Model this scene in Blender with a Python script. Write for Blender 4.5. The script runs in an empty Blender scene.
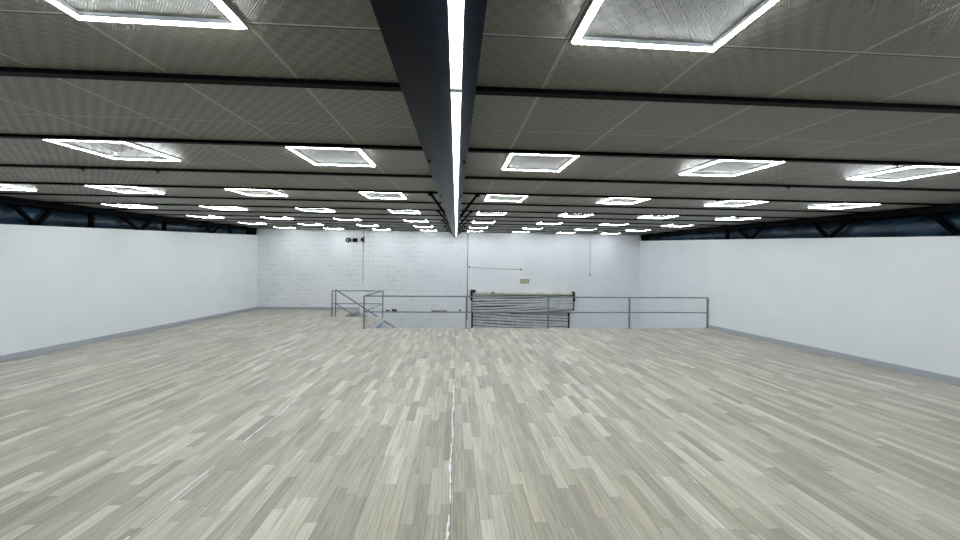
import bpy, bmesh, math, random
from mathutils import Vector, Matrix
random.seed(7)
S = bpy.context.scene
COL = S.collection
S.view_settings.view_transform = 'Standard'
S.view_settings.look = 'None'
S.view_settings.gamma = 1.0
S.view_settings.use_curve_mapping = False
S.view_settings.exposure = 0.8

# ------------------------------------------------------------------ materials
def srgb(r, g, b):
    f = lambda c: (c/255/12.92) if c/255 <= .04045 else ((c/255+.055)/1.055)**2.4
    return (f(r), f(g), f(b), 1)

class N:
    """tiny node helper"""
    def __init__(self, name):
        self.m = bpy.data.materials.new(name); self.m.use_nodes = True
        self.t = self.m.node_tree; self.t.nodes.clear()
        self.out = self.t.nodes.new('ShaderNodeOutputMaterial')
        self.b = self.t.nodes.new('ShaderNodeBsdfPrincipled')
        self.t.links.new(self.b.outputs[0], self.out.inputs[0])
    def put(self, sock, v):
        if hasattr(v, 'is_output') or isinstance(v, bpy.types.NodeSocket): self.t.links.new(v, sock)
        else: sock.default_value = v
    def node(self, kind, **kw):
        n = self.t.nodes.new(kind)
        for k, v in kw.items(): setattr(n, k, v)
        return n
    def math(self, op, a, b=0.0, c=0.0, clamp=False):
        n = self.node('ShaderNodeMath', operation=op, use_clamp=clamp)
        self.put(n.inputs[0], a); self.put(n.inputs[1], b); self.put(n.inputs[2], c)
        return n.outputs[0]
    def mix(self, f, a, b, mode='MIX'):
        n = self.node('ShaderNodeMix', data_type='RGBA', blend_type=mode)
        self.put(n.inputs[0], f); self.put(n.inputs[6], a); self.put(n.inputs[7], b)
        return n.outputs[2]
    def xyz(self):
        g = self.node('ShaderNodeNewGeometry')
        s = self.node('ShaderNodeSeparateXYZ'); self.t.links.new(g.outputs['Position'], s.inputs[0])
        return s.outputs
    def comb(self, x, y, z=0.0):
        n = self.node('ShaderNodeCombineXYZ')
        self.put(n.inputs[0], x); self.put(n.inputs[1], y); self.put(n.inputs[2], z)
        return n.outputs[0]
    def noise(self, vec, scale=5., detail=3., rough=.5):
        n = self.node('ShaderNodeTexNoise')
        self.put(n.inputs['Vector'], vec); n.inputs['Scale'].default_value = scale
        n.inputs['Detail'].default_value = detail; n.inputs['Roughness'].default_value = rough
        return n.outputs[0]
    def white(self, vec):
        n = self.node('ShaderNodeTexWhiteNoise', noise_dimensions='3D'); self.put(n.inputs['Vector'], vec)
        return n.outputs[0]
    def ramp(self, f, stops, interp='LINEAR'):
        n = self.node('ShaderNodeValToRGB'); self.put(n.inputs[0], f); r = n.color_ramp; r.interpolation = interp
        r.elements[0].position, r.elements[0].color = stops[0]
        r.elements[1].position, r.elements[1].color = stops[-1]
        for p, c in stops[1:-1]:
            e = r.elements.new(p); e.color = c
        return n.outputs[0]
    def bump(self, h, strength=.3, dist=.01):
        n = self.node('ShaderNodeBump'); n.inputs['Strength'].default_value = strength
        n.inputs['Distance'].default_value = dist; self.put(n.inputs['Height'], h)
        self.put(self.b.inputs['Normal'], n.outputs[0])
    def base(self, c): self.put(self.b.inputs['Base Color'], c)
    def set(self, rough=.5, metal=0., spec=.5):
        self.put(self.b.inputs['Roughness'], rough); self.b.inputs['Metallic'].default_value = metal
        self.b.inputs['Specular IOR Level'].default_value = spec

def plain(name, col, rough=.5, metal=0., spec=.5, var=.12, scale=12., bump=0.):
    n = N(name); g = n.xyz(); v = n.comb(g[0], g[1], g[2])
    f = n.noise(v, scale, 4.)
    lo = tuple(c*(1-var) for c in col[:3])+(1,); hi = tuple(min(1, c*(1+var)) for c in col[:3])+(1,)
    n.base(n.ramp(f, [(.3, lo), (.7, hi)])); n.set(rough, metal, spec)
    if bump: n.bump(n.noise(v, scale*6, 4.), bump, .004)
    return n.m

def emit(name, col, s):
    n = N(name); n.base((.9, .9, .9, 1)); n.set(.4)
    n.b.inputs['Emission Color'].default_value = col; n.b.inputs['Emission Strength'].default_value = s
    return n.m

def floor_mat():
    n = N('vinyl_plank_floor'); g = n.xyz(); X, Y = g[0], g[1]
    W, L = .086, .56
    cx = n.math('DIVIDE', X, W); col = n.math('FLOOR', cx)
    r1 = n.white(n.comb(col, 3.3, 1.0))
    ly = n.math('ADD', n.math('DIVIDE', Y, L), n.math('MULTIPLY', r1, 17.0))
    row = n.math('FLOOR', ly)
    rnd = n.white(n.comb(col, row, 5.0)); rnd2 = n.white(n.comb(row, col, 9.0))
    base = n.ramp(rnd, [(0, srgb(160, 154, 140)), (.25, srgb(174, 168, 154)), (.6, srgb(188, 183, 169)), (.85, srgb(201, 197, 183)), (1, srgb(214, 211, 198))])
    base = n.mix(n.math('MULTIPLY', n.math('GREATER_THAN', rnd2, .86), .35), base, srgb(188, 182, 150))
    # grain streaks, stretched along the plank, different on every plank
    off = n.math('MULTIPLY', rnd, 40.0)
    gv = n.comb(n.math('ADD', n.math('MULTIPLY', X, 95.0), off), n.math('ADD', n.math('MULTIPLY', Y, 3.2), off), off)
    gr = n.noise(gv, 1.0, 5., .6)
    base = n.mix(.85, base, n.ramp(gr, [(.3, (.58, .56, .52, 1)), (.5, (.95, .95, .94, 1)), (.7, (1.16, 1.16, 1.16, 1))]), 'MULTIPLY')
    wv = n.comb(n.math('ADD', n.math('MULTIPLY', X, 22.0), off), n.math('ADD', n.math('MULTIPLY', Y, 1.4), off), off)
    wg = n.noise(wv, 1.0, 2., .5)
    base = n.mix(.6, base, n.ramp(wg, [(.3, (.82, .81, .77, 1)), (.6, (1.04, 1.04, 1.04, 1))]), 'MULTIPLY')
    # joints
    fx = n.math('FRACT', cx); dx = n.math('MINIMUM', fx, n.math('SUBTRACT', 1.0, fx))
    fy = n.math('FRACT', ly); dy = n.math('MINIMUM', fy, n.math('SUBTRACT', 1.0, fy))
    jl = n.math('MAXIMUM', n.math('LESS_THAN', dx, .02), n.math('LESS_THAN', dy, .003))
    base = n.mix(n.math('MULTIPLY', jl, .5), base, srgb(120, 113, 100))
    n.base(base)
    n.set(n.math('ADD', .27, n.math('MULTIPLY', n.noise(n.comb(X, Y, 0.), .8, 3.), .16)), 0, .5)
    n.bump(n.math('ADD', n.math('MULTIPLY', gr, .4), n.math('MULTIPLY', jl, -.6)), .08, .002)
    return n.m

TX0, TW = .43, .605       # ceiling tile joints
JY0, JP, SK = .72, 1.045, -.014  # purlin rows: start, pitch, skew
def ceiling_mat():
    n = N('embossed_ceiling_tile'); g = n.xyz(); X = g[0]; Y = n.math('ADD', g[1], n.math('MULTIPLY', X, -SK))
    u = n.math('DIVIDE', n.math('SUBTRACT', X, TX0), TW)
    fu = n.math('FRACT', n.math('ADD', u, 100.0))
    v = n.math('DIVIDE', n.math('SUBTRACT', Y, JY0), JP)
    fv = n.math('FRACT', n.math('ADD', v, 100.0))
    tile = n.white(n.comb(n.math('FLOOR', u), n.math('FLOOR', v), n.math('GREATER_THAN', fv, .58)))
    # basket-weave embossing: checker cells with ribs running alternately
    c = .038
    ax = n.math('FLOOR', n.math('ADD', n.math('DIVIDE', X, c), 1000.0)); ay = n.math('FLOOR', n.math('ADD', n.math('DIVIDE', Y, c), 1000.0))
    a = n.math('DIVIDE', n.math('ADD', X, Y), c*1.414); b = n.math('DIVIDE', n.math('SUBTRACT', X, Y), c*1.414)
    a = n.math('ADD', a, 1000.0); b = n.math('ADD', b, 1000.0)
    par = n.math('FLOOR', n.math('MODULO', n.math('ADD', ax, ay), 2.0))
    ra = n.math('ABSOLUTE', n.math('SINE', n.math('MULTIPLY', a, math.pi*5)))
    rb = n.math('ABSOLUTE', n.math('SINE', n.math('MULTIPLY', b, math.pi*5)))
    rib = n.math('ADD', n.math('MULTIPLY', ra, par), n.math('MULTIPLY', rb, n.math('SUBTRACT', 1.0, par)))
    base = n.mix(tile, srgb(108, 107, 98), srgb(118, 117, 108))
    base = n.mix(n.math('MULTIPLY', par, .34), base, srgb(148, 147, 139))  # alternate cells lightened in colour to stand for the ribs' reflections
    ns = n.noise(n.comb(X, Y, 0.), 1.3, 3.)
    base = n.mix(.5, base, n.ramp(ns, [(.3, (.85, .85, .84, 1)), (.7, (1.08, 1.08, 1.07, 1))]), 'MULTIPLY')
    # T-bar joints: pale bar beside a dark gap
    du = n.math('MULTIPLY', n.math('SUBTRACT', .5, n.math('ABSOLUTE', n.math('SUBTRACT', fu, .5))), TW)
    dark = n.math('LESS_THAN', n.math('MULTIPLY', fu, TW), .004)
    pale = n.math('MULTIPLY', n.math('LESS_THAN', du, .0075), n.math('SUBTRACT', 1.0, dark))
    vv = n.math('MULTIPLY', n.math('SUBTRACT', fv, .58), JP)
    dv = n.math('ABSOLUTE', vv)
    darkv = n.math('LESS_THAN', n.math('ABSOLUTE', n.math('SUBTRACT', vv, .004)), .0035)
    palev = n.math('MULTIPLY', n.math('LESS_THAN', dv, .007), n.math('SUBTRACT', 1.0, darkv))
    base = n.mix(n.math('MAXIMUM', pale, palev), base, srgb(190, 190, 184))
    base = n.mix(n.math('MAXIMUM', dark, darkv), base, srgb(25, 25, 25))
    n.base(base); n.set(.42, 0, .5)
    n.bump(rib, .8, .0032)
    return n.m

def block_mat():
    n = N('whitewashed_block_wall'); g = n.xyz(); X, Z = g[0], g[2]
    v = n.comb(X, Z, 0.)
    br = n.node('ShaderNodeTexBrick'); n.put(br.inputs['Vector'], v)
    br.inputs['Scale'].default_value = 1.0; br.inputs['Brick Width'].default_value = .4; br.inputs['Row Height'].default_value = .2
    br.inputs['Mortar Size'].default_value = .012; br.inputs['Mortar Smooth'].default_value = .2
    mask = n.noise(n.comb(n.math('MULTIPLY', X, 1.5), n.math('MULTIPLY', Z, 5.), 0.), 1.6, 4., .7)
    left = n.math('LESS_THAN', X, .5)
    mk = n.math('MULTIPLY', n.math('MULTIPLY', br.outputs['Fac'], n.ramp(mask, [(.46, (0, 0, 0, 1)), (.62, (1, 1, 1, 1))])), left)
    c0 = n.ramp(n.noise(n.comb(X, Z, 0.), .9, 4.), [(.3, srgb(226, 230, 234)), (.7, srgb(235, 238, 241))])
    base = n.mix(n.math('MULTIPLY', mk, .4), c0, srgb(130, 132, 135))
    spots = n.math('MULTIPLY', n.math('GREATER_THAN', n.noise(n.comb(X, Z, 0.), 14., 2.), .70), left)
    base = n.mix(n.math('MULTIPLY', spots, .35), base, srgb(120, 120, 120))
    n.base(base); n.set(.75, 0, .3)
    n.bump(n.math('MULTIPLY', n.math('MULTIPLY', br.outputs['Fac'], left), -1.0), .5, .01)
    return n.m

M = {}
M['floor'] = floor_mat(); M['ceiling'] = ceiling_mat(); M['block'] = block_mat()
M['wall'] = plain('white_painted_wall', srgb(232, 236, 239), .8, 0, .25, .02, 1.2, .05)
M['base'] = plain('grey_painted_skirting', srgb(172, 177, 188), .5, 0, .4, .04, 3.)
M['black'] = plain('black_painted_steel', srgb(8, 9, 11), .5, 0, .03, .2, 20.)
M['beam'] = plain('dark_navy_painted_steel', srgb(6, 11, 19), .3, 0, .035, .3, 25., .15)
M['void'] = plain('roof_space_shade', srgb(12, 15, 20), .8, 0, .2, .1, 4.)
M['railing'] = plain('grey_painted_steel_tube', srgb(124, 130, 138), .45, .2, .5, .08, 8.)
M['alu'] = plain('white_painted_aluminium', srgb(205, 210, 215), .35, .2, .5, .03, 8.)
M['led'] = emit('led_diffuser', (.915, .967, 1.0, 1), 44.0)
M['tube'] = emit('led_batten_diffuser', (.90, .96, 1.0, 1), 8.0)
M['slab'] = plain('painted_slab_edge', srgb(205, 213, 220), .6, 0, .3, .03, 4.)
M['stair'] = plain('grey_stair_steel', srgb(150, 152, 150), .5, .1, .4, .1, 8.)
M['concrete'] = plain('pale_concrete', srgb(205, 207, 208), .7, 0, .3, .06, 2.)
M['conduit'] = plain('grey_conduit', srgb(120, 124, 130), .5, 0, .4, .08, 8.)
M['rust'] = plain('rusty_dark_iron', srgb(42, 36, 33), .75, .1, .3, .35, 30., .4)
M['shutter'] = plain('weathered_galvanised_slat', srgb(205, 208, 208), .5, .1, .5, .14, 6., .1)
M['yellow'] = plain('faded_yellow_plaster', srgb(205, 203, 188), .8, 0, .2, .12, 9.)
M['sign'] = plain('dull_khaki_plate', srgb(150, 148, 112), .5, 0, .4, .1, 9.)
M['cream'] = plain('cream_print', srgb(216, 214, 190), .5, 0, .3, .05, 9.)
M['seal'] = plain('white_seam_filler', srgb(236, 236, 240), .4, 0, .5, .08, 40., .4)
M['seamdark'] = plain('dark_open_seam', srgb(92, 88, 80), .7, 0, .3, .1, 30.)
n_ = N('blue_foil_insulation'); g_ = n_.xyz(); v_ = n_.comb(g_[0], n_.math('MULTIPLY', g_[1], .45), g_[2])
n_.base(n_.ramp(n_.noise(v_, 5., 5., .6), [(.3, srgb(7, 13, 21)), (.68, srgb(52, 80, 104))])); n_.set(.3, .25, .6)  # pale end of the ramp paints highlight blobs into the blue foil
n_.bump(n_.noise(v_, 14., 5., .65), .6, .03); M['foil'] = n_.m

# ------------------------------------------------------------------ geometry helpers
def box(bm, x0, x1, y0, y1, z0, z1):
    vs = [bm.verts.new((x, y, z)) for z in (z0, z1) for y in (y0, y1) for x in (x0, x1)]
    for f in ((0, 2, 3, 1), (4, 5, 7, 6), (0, 1, 5, 4), (2, 6, 7, 3), (0, 4, 6, 2), (1, 3, 7, 5)):
        bm.faces.new([vs[i] for i in f])
    return vs
def hexa(bm, pts):
    """pts: 4 bottom + 4 top, same winding"""
    vs = [bm.verts.new(p) for p in pts]
    for f in ((3, 2, 1, 0), (4, 5, 6, 7), (0, 1, 5, 4), (1, 2, 6, 5), (2, 3, 7, 6), (3, 0, 4, 7)):
        bm.faces.new([vs[i] for i in f])
    return vs
def sweep(bm, pts, r, seg=10, closed_ends=True):
    """round tube through points; r number or list"""
    pts = [Vector(p) for p in pts]; rings = []
    for i, p in enumerate(pts):
        d = (pts[min(i+1, len(pts)-1)]-pts[max(i-1, 0)]).normalized()
        a = Vector((0, 0, 1)) if abs(d.z) < .9 else Vector((0, 1, 0))
        u = d.cross(a).normalized(); w = u.cross(d)
        rr = r[i] if isinstance(r, (list, tuple)) else r
        rings.append([bm.verts.new(p+(u*math.cos(2*math.pi*k/seg)+w*math.sin(2*math.pi*k/seg))*rr) for k in range(seg)])
    for A, B in zip(rings, rings[1:]):
        for k in range(seg):
            f = bm.faces.new((A[k], A[(k+1) % seg], B[(k+1) % seg], B[k])); f.smooth = True
    if closed_ends:
        bm.faces.new(rings[0][::-1]); bm.faces.new(rings[-1])
def obj(name, bm, mat, parent=None, bevel=0.):
    if bevel: bmesh.ops.bevel(bm, geom=list(bm.edges), offset=bevel, segments=2, affect='EDGES', clamp_overlap=True)
    bmesh.ops.recalc_face_normals(bm, faces=bm.faces)
    me = bpy.data.meshes.new(name); bm.to_mesh(me); bm.free()
    o = bpy.data.objects.new(name, me); COL.objects.link(o)
    if mat: me.materials.append(mat)
    if parent: o.parent = parent
    return o
def tag(o, label, cat, group=None):
    o['label'] = label; o['category'] = cat
    if group: o['group'] = group
    return o
def thing(name, loc, label, cat, group=None, rz=0.):
    o = bpy.data.objects.new(name, None); COL.objects.link(o); o.empty_display_size = .1
    o.location = loc; o.rotation_euler = (0, 0, rz)
    return tag(o, label, cat, group)
def struct(name, bm, mat, label=None, parent=None):
    o = obj(name, bm, mat, parent); o['kind'] = 'structure'
    if label: o['label'] = label
    return o

# ------------------------------------------------------------------ measured outline
CS = .0576                                   # ceiling rises away from the camera
def cz(y): return 2.436+CS*y
BACK = -1.3
LW = lambda y: -7.642-.0452*(y-6.394)        # inner face, left wall
RW = lambda y: 7.47+.006*(y-4.65) if y <= 9.85 else 7.50+.082*(y-9.85)
FW = lambda x: 14.51-.0139*x                 # inner face, far wall
LT = lambda y: 2.321+.0818*(y-6.36)          # wall top lines
RT = lambda y: 2.21+.0815*(y-4.65)
EDGE = 9.87; LOW = -3.0
VX, SY = -2.5, 12.35                         # stairwell edges

# floor: mezzanine deck with its thickness
def deck(bm, poly, z1, z0):
    t = [bm.verts.new((x, y, z1)) for x, y in poly]; b = [bm.verts.new((x, y, z0)) for x, y in poly]
    bm.faces.new(t); bm.faces.new(b[::-1])
    for i in range(len(poly)):
        j = (i+1) % len(poly); bm.faces.new((t[i], b[i], b[j], t[j]))
SX = -3.93
poly = [(LW(BACK)-.05, BACK), (RW(BACK)+.05, BACK), (RW(9.8)+.02, EDGE), (VX, EDGE), (VX, SY), (SX, SY), (SX, FW(SX)), (LW(14.6)-.05, FW(-8))]
bm = bmesh.new(); deck(bm, poly, 0, -.012); struct('floor', bm, M['floor'], 'greige wood-look vinyl plank flooring of the mezzanine')
bm = bmesh.new(); deck(bm, poly, -.0125, -.19); struct('floor_slab', bm, M['slab'], 'white painted edge of the mezzanine deck')
bm = bmesh.new(); deck(bm, poly, -.19, -.225); struct('trim_6', bm, M['conduit'], 'dark channel along the underside of the deck edge')
bm = bmesh.new(); box(bm, -8.3, 8.3, 6.0, 14.9, LOW-.1, LOW); struct('floor_lower', bm, M['concrete'])
bm = bmesh.new(); box(bm, -8.3, 8.3, 5.8, 6.0, LOW, -.23); struct('wall_lower', bm, M['wall'])

def wall_strip(name, mat, ys, fx, ft, s, zb=0., th=.12):
    bm = bmesh.new()
    for a, b in zip(ys, ys[1:]):
        hexa(bm, [(fx(a), a, zb), (fx(b), b, zb), (fx(b)+s*th, b, zb), (fx(a)+s*th, a, zb),
                  (fx(a), a, ft(a)), (fx(b), b, ft(b)), (fx(b)+s*th, b, ft(b)), (fx(a)+s*th, a, ft(a))])
    return struct(name, bm, mat)
wall_strip('wall_left', M['wall'], [BACK, 14.63], LW, LT, -1, LOW)
wall_strip('wall_right', M['wall'], [BACK, 9.85], RW, RT, 1, LOW)
RW2 = lambda y: 7.50+.082*(y-9.85)
wall_strip('wall_right_rear', M['wall'], [9.85, 14.42], RW2, lambda y: 2.634+.083*(y-9.85), 1, LOW)
bm = bmesh.new()
hexa(bm, [(-8.4, FW(-8.4), LOW), (8.4, FW(8.4), LOW), (8.4, FW(8.4)+.2, LOW), (-8.4, FW(-8.4)+.2, LOW),
          (-8.4, FW(-8.4), 3.4), (8.4, FW(8.4), 3.4), (8.4, FW(8.4)+.2, 3.4), (-8.4, FW(-8.4)+.2, 3.4)])
struct('wall_far', bm, M['block'])
bm = bmesh.new(); box(bm, -8.2, 8.2, BACK-.15, BACK, -.2, 2.6); struct('wall_near', bm, M['wall'])
# ceiling plane, sloping gently up to the far wall
bm = bmesh.new()
hexa(bm, [(LW(BACK)-.02, BACK, cz(BACK)), (RW(BACK)+.02, BACK, cz(BACK)), (RW(14.4)+.02, 14.5, cz(14.5)), (LW(14.6)-.02, 14.7, cz(14.7)),
          (LW(BACK)-.02, BACK, cz(BACK)+.05), (RW(BACK)+.02, BACK, cz(BACK)+.05), (RW(14.4)+.02, 14.5, cz(14.5)+.05), (LW(14.6)-.02, 14.7, cz(14.7)+.05)])
struct('ceiling', bm, M['ceiling'], 'dark grey embossed tile ceiling')
# near-black backing sheets above each side wall, the eaves' shade put into colour
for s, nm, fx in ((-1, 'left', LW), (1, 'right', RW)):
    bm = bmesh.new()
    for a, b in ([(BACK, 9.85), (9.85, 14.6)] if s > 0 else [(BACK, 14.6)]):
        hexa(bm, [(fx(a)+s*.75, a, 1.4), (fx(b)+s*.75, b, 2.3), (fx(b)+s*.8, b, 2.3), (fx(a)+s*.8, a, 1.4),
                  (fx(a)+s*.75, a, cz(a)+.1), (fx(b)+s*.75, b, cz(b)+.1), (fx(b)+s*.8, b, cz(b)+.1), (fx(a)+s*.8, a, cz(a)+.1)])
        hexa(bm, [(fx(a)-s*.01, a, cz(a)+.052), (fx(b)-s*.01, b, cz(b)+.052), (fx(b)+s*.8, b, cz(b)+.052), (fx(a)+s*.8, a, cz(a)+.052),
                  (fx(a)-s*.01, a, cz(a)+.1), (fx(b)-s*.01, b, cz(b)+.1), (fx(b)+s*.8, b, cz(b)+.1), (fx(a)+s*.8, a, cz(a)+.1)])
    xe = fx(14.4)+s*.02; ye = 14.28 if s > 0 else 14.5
    box(bm, min(xe, xe+s*.8), max(xe, xe+s*.8), ye, ye+.05, 2.7, 3.4)  # added black end panel, keeps the pale far wall out of the dark gap
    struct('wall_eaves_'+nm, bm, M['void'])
    bm = bmesh.new()   # black edge angle closing the ceiling, made deeper to stand for the shadow there
    for a, b in ([(BACK, 9.85), (9.85, 14.38)] if s > 0 else [(BACK, 14.6)]):
        d = .115
        hexa(bm, [(fx(a)+s*.025, a, cz(a)-d), (fx(b)+s*.025, b, cz(b)-d), (fx(b)+s*.11, b, cz(b)-d), (fx(a)+s*.11, a, cz(a)-d),
                  (fx(a)+s*.025, a, cz(a)+.05), (fx(b)+s*.025, b, cz(b)+.05), (fx(b)+s*.11, b, cz(b)+.05), (fx(a)+s*.11, a, cz(a)+.05)])
    struct('trim_'+('1' if s < 0 else '2'), bm, M['black'], 'black steel edge angle, deepened as the shadow, along the %s side of the ceiling' % nm)
# skirting
def skirting(name, segs, s):
    bm = bmesh.new(); h, t = .105, .014
    for (x0, y0), (x1, y1) in segs:
        if s: o = (-s*t, 0)
        else: o = (0, -t)
        hexa(bm, [(x0, y0, 0), (x1, y1, 0), (x1+o[0], y1+o[1], 0), (x0+o[0], y0+o[1], 0),
                  (x0, y0, h), (x1, y1, h), (x1+o[0], y1+o[1], h), (x0+o[0], y0+o[1], h)])
    struct(name, bm, M['base'])
skirting('baseboard_left', [((LW(BACK), BACK), (LW(14.6), 14.6))], -1)
skirting('baseboard_right', [((RW(BACK), BACK), (RW(9.8), 9.82))], 1)
skirting('baseboard_far', [((-8.0, FW(-8.0)), (SX, FW(SX)))], 0)

# ------------------------------------------------------------------ central I-beam
HB, BS = 1.947, .0785                         # underside height at the camera, its rise
bz = lambda y: HB+BS*y
FL, FR, WX = -.127, .040, -.039
Y0, Y1 = BACK+.02, 14.42
beam = thing('steel_beam', (WX, Y0, bz(Y0)), 'long dark navy steel I-beam running down the middle of the ceiling', 'beam')
def beam_part(name, x0, x1, zb, zt, y0=Y0, y1=Y1):
    bm = bmesh.new(); ox, oy, oz = beam.location
    P = [(x0, y0), (x1, y0), (x1, y1), (x0, y1)]
    hexa(bm, [(x-ox, y-oy, zb(y)-oz) for x, y in P]+[(x-ox, y-oy, zt(y)-oz) for x, y in P])
    return obj(name, bm, M['beam'], beam)
beam_part('bottom_flange', FL, FR, bz, lambda y: bz(y)+.012)
beam_part('web', WX-.005, WX+.005, lambda y: bz(y)+.012, lambda y: cz(y)-.012)
beam_part('top_flange', FL, FR, lambda y: cz(y)-.012, lambda y: cz(y)-.001)
bm = bmesh.new(); ox, oy, oz = beam.location
y = .4
while y < 14.3:        # small bolt heads in pairs along both flange edges
    for x in (FL+.012, FR-.012):
        vs = bmesh.ops.create_cone(bm, cap_ends=True, segments=6, radius1=.006, radius2=.006, depth=.008)['verts']
        bmesh.ops.translate(bm, verts=vs, vec=(x-ox, y-oy, bz(y)-.004-oz))
    y += 1.045
bo = obj('bolt_heads', bm, M['black'], beam)
# end plate + column stub cap at the far wall
bm = bmesh.new(); box(bm, FL-ox, FR+.0-ox, Y1-oy, Y1+.03-oy, bz(Y1)-.03-oz, cz(Y1)-oz); obj('end_plate', bm, M['black'], beam)

# LED battens in line under the beam
ORD = ['first', 'second', 'third', 'fourth', 'fifth', 'sixth', 'seventh', 'eighth', 'ninth', 'tenth', 'eleventh', 'twelfth', 'thirteenth', 'fourteenth']
TL = 1.2; ang = math.atan(BS)
def batten():
    r = thing('led_batten_light', (0, 0, 0), '', 'light', 'led battens under the central beam')
    bm = bmesh.new(); box(bm, -.0105, .0105, .004, TL-.004, -.008, -.0003); obj('housing', bm, M['alu'], r)
    bm = bmesh.new(); pr = [(-.011, -.008), (-.0105, -.018), (-.007, -.024), (0, -.026), (.007, -.024), (.0105, -.018), (.011, -.008)]
    A = [bm.verts.new((x, .008, z)) for x, z in pr]; B = [bm.verts.new((x, TL-.008, z)) for x, z in pr]
    for i in range(len(pr)-1): bm.faces.new((A[i], A[i+1], B[i+1], B[i]))
    bm.faces.new((A[-1], A[0], B[0], B[-1])); bm.faces.new(A); bm.faces.new(B[::-1])
    obj('diffuser', bm, M['tube'], r)
    for yy in (.001, TL-.009):
        bm = bmesh.new(); box(bm, -.0112, .0112, yy, yy+.008, -.0262, -.0003); obj('end_cap', bm, M['alu'], r)
    return r
def copy_tree(o, parent=None):
    c = o.copy(); COL.objects.link(c)
    if parent: c.parent = parent
    for ch in list(o.children): copy_tree(ch, c)
    return c
proto = batten(); nb = 12
for i in range(nb):
    o = proto if i == 0 else copy_tree(proto)
    yy = -.475+TL*i*math.cos(ang)
    o.location = (-.004, yy, bz(yy)); o.rotation_euler = (ang, 0, 0)
    o['label'] = ('white LED batten under the central beam, %s in line, %s' % (ORD[i],
                 'nearest the camera' if i == 0 else 'touching the far wall end' if i == nb-1 else 'counting from the camera'))

# ------------------------------------------------------------------ purlins and their braces
HOOKS = {(3, -1): [-3.92, -3.17], (2, 1): [3.81], (3, 1): [3.87], (4, 1): [3.83]}
for n in range(14):
    yn = JY0+JP*n
    for s, side in ((-1, 'left'), (1, 'right')):
        if n == 13 : yn = 14.30
        xa = WX+s*.006
        fy = lambda x: yn+SK*x
        xb = (LW(yn)+.001) if s < 0 else (RW(yn)-.001)
        p = thing('ceiling_purlin', (xa, fy(xa), cz(yn)), 'black steel purlin %s of the central beam, %s from the camera' % (side, ORD[n]) if n < 13
                  else 'black steel purlin tight to the far wall, %s of the central beam' % side, 'purlin', 'black purlins across the ceiling')
        ox, oy, oz = p.location; w, d = .024, .022
        bm = bmesh.new()
        pts = []
        for z in (-d, .004):
            for x, y in ((xa, -w), (xb, -w), (xb, w), (xa, w)):
                Y = fy(x)+y; pts.append((x-ox, Y-oy, cz(Y)+z-oz))
        hexa(bm, pts); obj('bottom_flange', bm, M['black'], p)
        for hx in HOOKS.get((n, s), []):
            bm = bmesh.new(); Y = fy(hx); q = (hx-ox, Y-oy, cz(Y)-oz)
            box(bm, q[0]-.02, q[0]+.02, q[1]-.012, q[1]+.012, q[2]-.030, q[2]-d)
            sweep(bm, [(q[0]+.01, q[1], q[2]-.03), (q[0]+.012, q[1], q[2]-.042), (q[0]-.004, q[1], q[2]-.048)], .005, 6)
            obj('hook', bm, M['black'], p)
for k, n in enumerate((4, 6, 8, 10, 12)):
    for s, side in ((-1, 'left'), (1, 'right')):
        yn = JY0+JP*n; xt = -.37 if s < 0 else .29; xb = (FL+.012) if s < 0 else (FR-.012)
        a = Vector((xt, yn, cz(yn)-.023)); b = Vector((xb, yn, bz(yn)+.014))
        o = thing('fly_brace', a, 'black angle brace from the beam up to the ceiling, %s side, %s from the camera' % (side, ORD[k]), 'brace', 'fly braces beside the central beam')
        bm = bmesh.new(); d = b-a; nrm = Vector((-d.z, 0, d.x)).normalized()
        w = .016
        q = [Vector((0, -.02, 0))+nrm*w, Vector((0, .02, 0))+nrm*w, Vector((0, .02, 0))-nrm*w, Vector((0, -.02, 0))-nrm*w]
        hexa(bm, q+[v+d for v in q])
        obj('brace_bar', bm, M['black'], o)
        bm = bmesh.new(); box(bm, -.03, .03, -.022, .022, -.03, .0); obj('gusset', bm, M['black'], o)

# ------------------------------------------------------------------ LED frame lights
LS = .592
def frame_light():
    r = thing('ceiling_light', (0, 0, 0), '', 'light', 'square led frame lights on the ceiling')
    def ring(bm, o, i, z0, z1):
        for (x0, x1, y0, y1) in ((-o, o, -o, -i), (-o, o, i, o), (-o, -i, -i, i), (i, o, -i, i)):
            box(bm, x0, x1, y0, y1, z0, z1)
    h = LS/2
    bm = bmesh.new(); ring(bm, h, h-.010, -.0112, .002); ring(bm, h-.027, h-.030, -.0142, .002); obj('frame', bm, M['alu'], r)
    bm = bmesh.new(); ring(bm, h-.0102, h-.0268, -.0175, -.002); obj('led_strip', bm, M['led'], r)
    return r
proto = frame_light(); first = True
cols = [-4, -3, -2, -1, 0, 1, 2, 3]
for rrow in range(7):
    for c in cols:
        xc = TX0+TW/2+TW*3*c
        yc = JY0+JP*2*rrow+.028+LS/2+SK*xc
        o = proto if first else copy_tree(proto); first = False
        o.location = (xc, yc, cz(yc)-.001); o.rotation_euler = (math.atan(CS), 0, 0)
        side = 'left' if c < 0 else 'right'; k = (-c-1) if c < 0 else c
        row = ['row nearest camera', 'second row from camera', 'third row from camera', 'fourth row from camera',
               'third row from far wall', 'second row from far wall', 'row nearest far wall'][rrow]
        o['label'] = 'square LED ceiling light in %s, %s %s of central beam' % (row, ORD[k], side)

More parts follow.
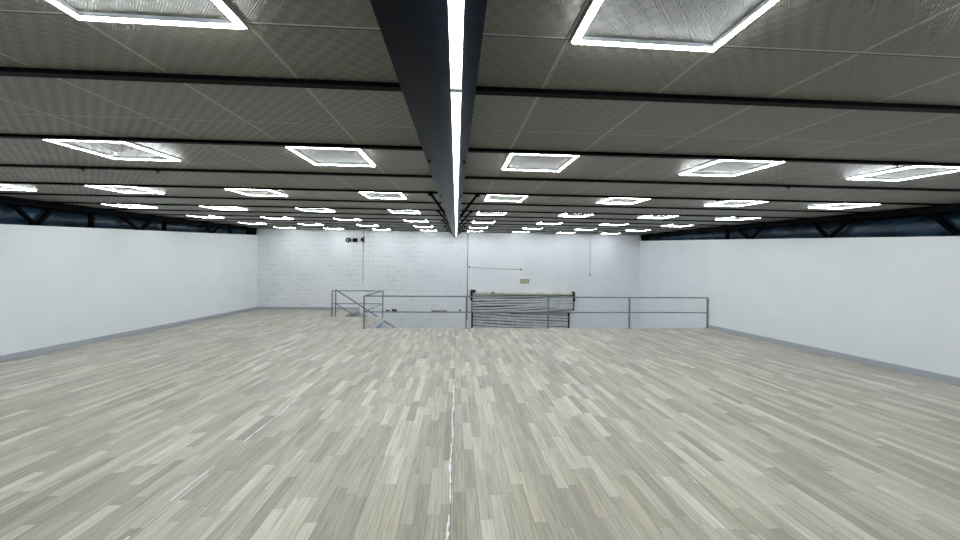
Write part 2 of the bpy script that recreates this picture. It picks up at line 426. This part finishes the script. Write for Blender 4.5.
# ------------------------------------------------------------------ eaves: foil rolls and truss webs
for s, side, fx, ft, y0, y1 in ((-1, 'left', LW, LT, -1.0, 14.3), (1, 'right', RW, lambda y: RT(y) if y < 9.85 else 2.634+.083*(y-9.85), -1.0, 14.2)):
    bm = bmesh.new(); P = []; R = []; y = y0; i = 0
    while y < y1:
        gap = cz(y)-ft(y); ph = (y % 1.9)/1.9
        r = gap*.46*(.82+.22*math.sin(math.pi*ph)**.6)+.01*math.sin(y*9.)
        P.append((fx(y)+s*(.39+.02*math.sin(y*5)), y, ft(y)+gap*.36)); R.append(max(.06, r)); y += .12
    sweep(bm, P, R, 20)
    o = obj('insulation_roll', bm, M['foil']); tag(o, 'bulging dark blue foil insulation in the gap above the %s wall' % side, 'insulation', 'foil insulation above the side walls')
def vee(ysb, ya, yb, s, fx, ft, label, post=None):
    o = thing('truss_web', (fx(ysb)+s*.08, ysb, ft(ysb)), label, 'truss', 'black truss webs above the side walls')
    L = o.location; ends = [ya, yb] if post is None else [ysb]
    bm = bmesh.new(); box(bm, -.04, .04, -.09, .09, 0, .02); obj('foot_plate', bm, M['black'], o)
    for e in ends:
        bm = bmesh.new(); sweep(bm, [(0, 0, .0), (fx(e)+s*.08-L.x, e-L.y, cz(e)-.03-L.z)], .042 if post is None else .05, 8)
        obj('diagonal' if post is None else 'upright', bm, M['black'], o)
for i, (b, a, c) in enumerate(((6.95, 6.5, 7.3), (9.17, 8.5, 9.7), (11.9, 11.4, 12.4))):
    vee(b, a, c, -1, LW, LT, 'black V-shaped truss web above left wall, %s from the camera' % ORD[i])
for i, b in enumerate((7.97, 9.95, 12.9)):
    vee(b, 0, 0, -1, LW, LT, 'black upright strut above left wall, %s from the camera' % ORD[i], 1)
for i, (b, a, c) in enumerate(((4.70, 4.2, 5.1), (6.55, 6.1, 6.95), (8.45, 8.0, 9.0))):
    vee(b, a, c, 1, RW, RT, 'black V-shaped truss web above right wall, %s from the camera' % ORD[i])
vee(9.22, 0, 0, 1, RW, RT, 'black upright strut above right wall near the railing end', 1)

# ------------------------------------------------------------------ railings
def tube_part(name, pts, r, parent, mat=None):
    bm = bmesh.new(); L = parent.location
    sweep(bm, [Vector(p)-L for p in pts], r, 10); return obj(name, bm, mat or M['railing'], parent)
ry = EDGE-.045
g = thing('guard_railing', (VX-.03, ry, 0), 'long grey steel guard railing along the mezzanine edge and around the stairwell', 'railing')
px = [VX-.03, .30, 2.655, 5.07, 7.468]
for i, x in enumerate(px):
    bm = bmesh.new(); L = g.location
    w = .019; box(bm, x-w-L.x, x+w-L.x, -w, w, 0, .9); p = obj('post', bm, M['railing'], g)
    bm = bmesh.new(); box(bm, x-.05-L.x, min(x+.05, 7.498)-L.x, -.038, .038, 0, .008); obj('base_plate', bm, M['railing'], p)
tube_part('top_rail', [(px[0], ry, .9), (px[-1], ry, .9)], .018, g)
tube_part('mid_rail', [(px[0], ry, .46), (px[-1], ry, .46)], .016, g)
# return along the stairwell
yb = SY-.05
tube_part('top_rail', [(px[0], ry, .9), (px[0], yb, .9)], .018, g)
tube_part('mid_rail', [(px[0], ry, .46), (px[0], yb, .46)], .015, g)
for x in (-4.25, px[0]):
    bm = bmesh.new(); L = g.location
    box(bm, x-.018-L.x, x+.018-L.x, yb-.018-L.y, yb+.018-L.y, 0, .9); p = obj('post', bm, M['railing'], g)
    bm = bmesh.new(); box(bm, x-.045-L.x, x+.025-L.x, yb-.035-L.y, yb+.035-L.y, 0, .008); obj('base_plate', bm, M['railing'], p)
tube_part('top_rail', [(-4.25, yb, .9), (px[0], yb, .9)], .018, g)
tube_part('mid_rail', [(-4.25, yb, .46), (px[0], yb, .46)], .015, g)
# handrail going down with the stair
hy = SY+.06
h = thing('stair_handrail', (-4.17, hy, 0), 'grey sloping handrail going down the stairs, starting beside the guard post', 'handrail')
bm = bmesh.new(); box(bm, -.018, .018, -.018, .018, 0, .93); obj('post', bm, M['railing'], h)
sl = -.645
XE = -.9
tube_part('handrail', [(-4.17, hy, .925), (XE, hy, .925+sl*(XE+4.17))], .022, h)
tube_part('mid_rail', [(-4.17, hy, .45), (XE, hy, .45+sl*(XE+4.17))], .018, h)
tube_part('post', [(-1.2, hy, -2.1), (-1.2, hy, .925+sl*2.97)], .018, h)
# stair: descends to the right behind the deck, along the far wall
st = thing('staircase', (SX, SY+.08, 0), 'grey steel staircase going down along the white block wall', 'stairs')
L = st.location; rise, run = .178, .276
y0s, y1s = .06, FW(SX)-.12-L.y
nst = 16
for i in range(nst):
    bm = bmesh.new(); x = i*run; z = -(i+1)*rise
    box(bm, x+.0, x+run+.02, y0s, y1s, z-.03, z)
    box(bm, x+.0, x+.012, y0s, y1s, z, z+rise-.031)
    obj('step', bm, M['stair'], st)
for yy in (y0s-.03, y1s+.002):
    bm = bmesh.new(); e = nst*run
    q = [(0, -.36), (e, -.36-nst*rise), (e, -.10-nst*rise+.12), (0, -.02)]
    hexa(bm, [(x, yy, z) for x, z in q]+[(x, yy+.028, z) for x, z in q]); obj('stringer', bm, M['slab'], st)

# ------------------------------------------------------------------ far wall: roller shutter and small things
def on_wall(x, d=.0): return FW(x)-d
rz = math.atan(-.0139)
sh = thing('roller_shutter', (2.8, on_wall(2.8, 0), LOW), 'weathered grey roller shutter with crooked slats behind the railing', 'shutter', rz=rz)
def curtain(x0, x1, z0, z1, pitch, tilt, fan, yo, seed, wob, zoff):
    bm = bmesh.new(); rnd = random.Random(seed); nx = 44; rows = []
    prof = [(0, -.03), (.03, .028), (.4, .045), (.79, .04), (.82, -.03), (1.0, -.035)]
    ns = int((z1-z0)/pitch)
    for k in range(ns):
        ph = rnd.uniform(0, 6.28); am = wob*rnd.uniform(.3, 1.); t2 = tilt+fan*(k/ns-.5)+rnd.uniform(-.003, .003)
        for f, d in prof: rows.append((z0+pitch*(k+f), d, ph, am, t2))
    prev = None
    for z, d, ph, am, t2 in rows:
        cur = []
        for i in range(nx+1):
            x = x0+(x1-x0)*i/nx
            zz = z+t2*(x-(x0+x1)/2)+am*math.sin(ph+x*1.9)
            zz = min(max(zz, z0), z1)
            cur.append(bm.verts.new((x, -(yo+d), zz-zoff)))
        if prev:
            for i in range(nx):
                fc = bm.faces.new((prev[i], prev[i+1], cur[i+1], cur[i]))
                if d < 0: fc.material_index = 1          # slot face between slats, coloured dark for the gap's shadow
        prev = cur
    return bm
xo = 2.8
lc = obj('lower_curtain', curtain(.70-xo, 4.76-xo, LOW+.05, -.03, .118, -.045, .0, .04, 3, .012, LOW), M['shutter'], sh)
uc = obj('upper_curtain', curtain(.68-xo, 4.93-xo, -.06, .70, .098, .03, -.06, .12, 5, .014, LOW), M['shutter'], sh)
for q_ in (lc, uc): q_.data.materials.append(M['seamdark'])
bm = bmesh.new(); box(bm, .72-xo, 4.9-xo, -.10, -.03, -.10-LOW, -.045-LOW); obj('bottom_bar', bm, M['rust'], sh)
bm = bmesh.new()     # ragged lintel strip over the curtain
rn = random.Random(4); x = .66
while x < 4.98:
    w = rn.uniform(.12, .4); box(bm, x-xo, min(x+w, 5.0)-xo, -.17, -.0, .68-LOW+rn.uniform(-.01, .01), .745-LOW+rn.uniform(-.02, .035)); x += w
obj('lintel_strip', bm, M['yellow'], sh)
for x0, x1, zt, zb, d in ((.61, .70, .84, .42, .2), (4.91, 5.0, .80, .40, .2)):
    bm = bmesh.new(); box(bm, x0-xo, x1-xo, -d, -.0, zb-LOW, zt-LOW)
    box(bm, x0-xo+.02, x1-xo+.12*(1 if x0 < 2 else -.2), -d+.02, -.0, zt-.1-LOW, zt+.02-LOW); obj('end_bracket', bm, M['rust'], sh, .008)
for x0, x1, zt in ((.66, .715, .45), (4.745, 4.80, -.05)):
    bm = bmesh.new(); box(bm, x0-xo, x1-xo, -.10, -.0, .0, zt-LOW); obj('guide_rail', bm, M['black'], sh)
bm = bmesh.new(); box(bm, 4.92-xo, 4.97-xo, -.16, -.0, .03-LOW, .42-LOW); obj('side_plate', bm, M['rust'], sh)
bm = bmesh.new(); box(bm, 1.45-xo, 1.62-xo, -.185, -.165, .735-LOW, .775-LOW); obj('rust_chip', bm, M['rust'], sh)

def wtag(name, parts, x, z, label, cat, group=None):
    o = thing(name, (x, on_wall(x), z), label, cat, group, rz)
    for nm, bm, m in parts: obj(nm, bm, m, o)
    return o
def wbox(x0, x1, z0, z1, d0, d1):
    bm = bmesh.new(); box(bm, x0, x1, -d1, -d0, z0, z1); return bm
# conduits
def conduit(x, z0, z1, r, label, m='conduit'):
    bm = bmesh.new(); sweep(bm, [(0, -r, 0), (0, -r, z1-z0)], r, 8)
    parts = [('pipe', bm, M[m])]
    for k in range(3):
        zc = (z1-z0)*(.1+.3*k); parts.append(('clip', wbox(-.022, .022, zc, zc+.012, 0, 2*r+.004), M[m]))
    return wtag('conduit', parts, x, z0, label, 'conduit')
conduit(.483, -.42, 3.26, .014, 'thin grey vertical conduit on the far wall just left of the shutter')
conduit(-3.815, 1.14, 3.26, .009, 'thin grey conduit running down block wall beside three black holes')
# cord with ring
bm = bmesh.new(); sweep(bm, [(0, -.012, 0), (.004, -.012, .8), (0, -.012, 1.66)], .005, 6)
ringb = bmesh.new(); pts = [(.035*math.sin(a), -.012, -.055-.055*math.cos(a)+.055-.06) for a in [2*math.pi*k/16 for k in range(17)]]
sweep(ringb, pts, .011, 8)
wtag('hanging_cord', [('cord', bm, M['conduit']), ('ring', ringb, M['conduit'])], 5.69, 1.6, 'thin cord with a ring at its end hanging down the far wall', 'cord')
# horizontal wire
bm = bmesh.new(); sweep(bm, [(0, -.015, .08), (.5, -.015, .045), (1.1, -.015, .015), (1.7, -.015, .005), (2.17, -.015, 0)], .009, 6)
wtag('wall_wire', [('wire', bm, M['conduit']), ('end_clip', wbox(-.03, .03, .055, .105, 0, .04), M['black']), ('end_clip', wbox(2.14, 2.2, -.02, .03, 0, .04), M['black'])],
     .55, 1.725, 'thin grey wire strung across the far wall above the shutter', 'wire')
# small plate
parts = [('plate', wbox(-.19, .19, -.085, .085, 0, .018), M['sign'])]
for x0, x1, z0, z1 in ((-.15, -.10, -.05, .05), (-.07, -.02, -.02, .05), (.03, .09, -.05, .03), (.11, .15, -.03, .055), (-.07, .0, -.055, -.035)):
    parts.append(('marking', wbox(x0, x1, z0, z1, .018, .021), M['cream']))
wtag('wall_plate', parts, 2.885, 1.232, 'small khaki plate with pale markings on the wall above the shutter', 'sign')
# black fittings
bm = bmesh.new(); pts = [(.10*math.cos(a), -.02, .085*math.sin(a)) for a in [2*math.pi*k/20 for k in range(21)]]; sweep(bm, pts, .020, 8)
b2 = bmesh.new(); sweep(b2, [(-.09, -.02, 0), (.09, -.02, 0)], .014, 6); sweep(b2, [(0, -.02, -.075), (0, -.02, .075)], .014, 6)
b3 = bmesh.new(); vs = bmesh.ops.create_cone(b3, cap_ends=True, segments=16, radius1=.035, radius2=.035, depth=.03)['verts']
bmesh.ops.rotate(b3, verts=vs, matrix=Matrix.Rotation(math.pi/2, 3, 'X')); bmesh.ops.translate(b3, verts=vs, vec=(.03, -.02, .0))
wtag('wall_vent', [('rim', bm, M['black']), ('cross_bar', b2, M['black']), ('hub', b3, M['black'])], -4.41, 2.85, 'round black vent ring with a cross high on block wall', 'vent')
wtag('junction_box', [('box_body', wbox(-.09, .09, -.075, .075, 0, .05), M['black']), ('lid', wbox(-.075, .075, -.06, .06, .05, .058), M['black'])],
     -4.14, 2.855, 'square black box high on block wall, between two round fittings', 'box')
bm = bmesh.new()
A = [(-.005, .09)]+[(-.005-.075*math.sin(math.pi*k/10), .09*math.cos(math.pi*k/10)) for k in range(1, 10)]+[(-.005, -.09)]
va = [bm.verts.new((x, 0, z)) for x, z in A]; vb = [bm.verts.new((x, -.04, z)) for x, z in A]
bm.faces.new(va); bm.faces.new(vb[::-1])
for i in range(len(A)): j = (i+1) % len(A); bm.faces.new((va[i], vb[i], vb[j], va[j]))
wtag('pipe_sleeve', [('half_disc', bm, M['black']), ('edge_strip', wbox(.035, .06, -.12, .11, 0, .03), M['black'])], -3.83, 2.88, 'black half-round fitting behind the thin conduit on block wall', 'fitting')
# broken render ledge remains at deck level on the block wall
for i, (x0, x1, z, hgt, lab) in enumerate(((-2.87, -2.70, -.05, .05, 'small dark broken stub on block wall, leftmost behind the railing'),
                                           (-2.62, -2.42, -.05, .09, 'taller dark broken stub on block wall behind the railing'),
                                           (-1.0, -.35, -.05, .035, 'long thin dark ledge remnant on block wall behind the railing'),
                                           (.14, .22, -.03, .06, 'small dark stub on block wall just left of railing post'))):
    bm = bmesh.new(); rn = random.Random(i+20); k = 7; top = []
    fr = [bm.verts.new((x0+(x1-x0)*j/k-x0, -.05, 0)) for j in range(k+1)]
    tp = [bm.verts.new((x0+(x1-x0)*j/k-x0, -.04+rn.uniform(-.01, .01), hgt*rn.uniform(.5, 1.))) for j in range(k+1)]
    bk = [bm.verts.new((x0+(x1-x0)*j/k-x0, .0, hgt*.9)) for j in range(k+1)]; bb = [bm.verts.new((x0+(x1-x0)*j/k-x0, .0, 0)) for j in range(k+1)]
    for R1_, R2_ in ((fr, tp), (tp, bk), (bk, bb), (bb, fr)):
        for j in range(k): bm.faces.new((R1_[j], R1_[j+1], R2_[j+1], R2_[j]))
    bm.faces.new((fr[0], tp[0], bk[0], bb[0])); bm.faces.new((fr[-1], bb[-1], bk[-1], tp[-1]))
    o = obj('wall_stub', bm, M['rust']); o.location = (x0, on_wall(x0), z); o.rotation_euler = (0, 0, rz)
    tag(o, lab, 'stub', 'dark stubs on the block wall')

# ------------------------------------------------------------------ floor seams
def seam(x, y0, y1, w, seed, cover, label, x_far=None):
    """torn line of white filler, raised a hair above the vinyl; pieces of one strip"""
    rn = random.Random(seed); bm = bmesh.new(); y = y0; xf = x_far if x_far is not None else x
    while y < y1:
        ln = rn.uniform(.05, .32)
        if rn.random() < cover:
            m = max(3, int(ln/.025)); A = []; B = []
            for j in range(m+1):
                yy = y+ln*j/m; cx = x+(xf-x)*(yy-y0)/(y1-y0)+.006*math.sin(yy*7+seed)+rn.uniform(-.002, .002)
                ww = w*rn.uniform(.35, 1.)*(math.sin(math.pi*min(max(j/m, .08), .92))**.4)
                A.append((cx-ww*rn.uniform(.3, .7), yy)); B.append((cx+ww*rn.uniform(.3, .7), yy))
            va = [bm.verts.new((a[0], a[1], .002)) for a in A]; vb = [bm.verts.new((b[0], b[1], .002)) for b in B]
            wa = [bm.verts.new((a[0], a[1], .0002)) for a in A]; wb = [bm.verts.new((b[0], b[1], .0002)) for b in B]
            for j in range(m):
                bm.faces.new((va[j], vb[j], vb[j+1], va[j+1])); bm.faces.new((wa[j], va[j], va[j+1], wa[j+1])); bm.faces.new((vb[j], wb[j], wb[j+1], vb[j+1]))
                bm.faces.new((wa[j+1], wb[j+1], wb[j], wa[j]))
        y += ln*rn.uniform(.9, 1.15)
    o = obj('floor_seam', bm, M['seal']); tag(o, label, 'seam', 'white filler seams in the floor'); return o
def gapline(x, y0, y1, w, name, label, x_far=None):
    bm = bmesh.new(); xf = x if x_far is None else x_far
    hexa(bm, [(x-w/2, y0, -.001), (x+w/2, y0, -.001), (xf+w/2, y1, -.001), (xf-w/2, y1, -.001), (x-w/2, y0, .0006), (x+w/2, y0, .0006), (xf+w/2, y1, .0006), (xf-w/2, y1, .0006)])
    o = struct(name, bm, M['seamdark'], label)
seam(-.034, 1.7, 4.9, .022, 3, .97, 'white torn filler seam down the middle of the vinyl floor', -.01)
seam(-1.935, 2.0, 4.5, .017, 5, .8, 'broken white filler seam in the floor left of the middle one', -1.945)
seam(1.85, 2.3, 4.7, .010, 8, .7, 'faint broken white filler seam in the floor right of the middle one', 1.838)
gapline(-.02, 1.2, 9.8, .004, 'trim_3', 'dark open joint along the middle floor seam', .0)
gapline(-1.925, 1.2, 6.5, .003, 'trim_4', 'dark open joint along the left floor seam', -1.94)
gapline(1.862, 1.2, 6.5, .003, 'trim_5', 'dark open joint along the right floor seam', 1.845)

# ------------------------------------------------------------------ world + camera
w = bpy.data.worlds.new('World'); S.world = w; w.use_nodes = True
w.node_tree.nodes['Background'].inputs[0].default_value = (.6, .7, .8, 1); w.node_tree.nodes['Background'].inputs[1].default_value = .05
cam = bpy.data.cameras.new('Camera'); co = bpy.data.objects.new('Camera', cam); COL.objects.link(co)
cam.sensor_width = 36; cam.lens = 347/960*36; cam.clip_start = .02
f = 347.; yaw = math.atan(24/f); pit = math.atan(2/f); roll = .0105
fw = Vector((math.sin(yaw)*math.cos(pit), math.cos(yaw)*math.cos(pit), math.sin(pit)))
r0 = Vector((math.cos(yaw), -math.sin(yaw), 0)); u0 = r0.cross(fw)
r = r0*math.cos(roll)+u0*math.sin(roll); u = r.cross(fw)
mt = Matrix((r, u, -fw)).transposed().to_4x4(); mt.translation = Vector((0, 0, 1.6))
co.matrix_world = mt
S.camera = co
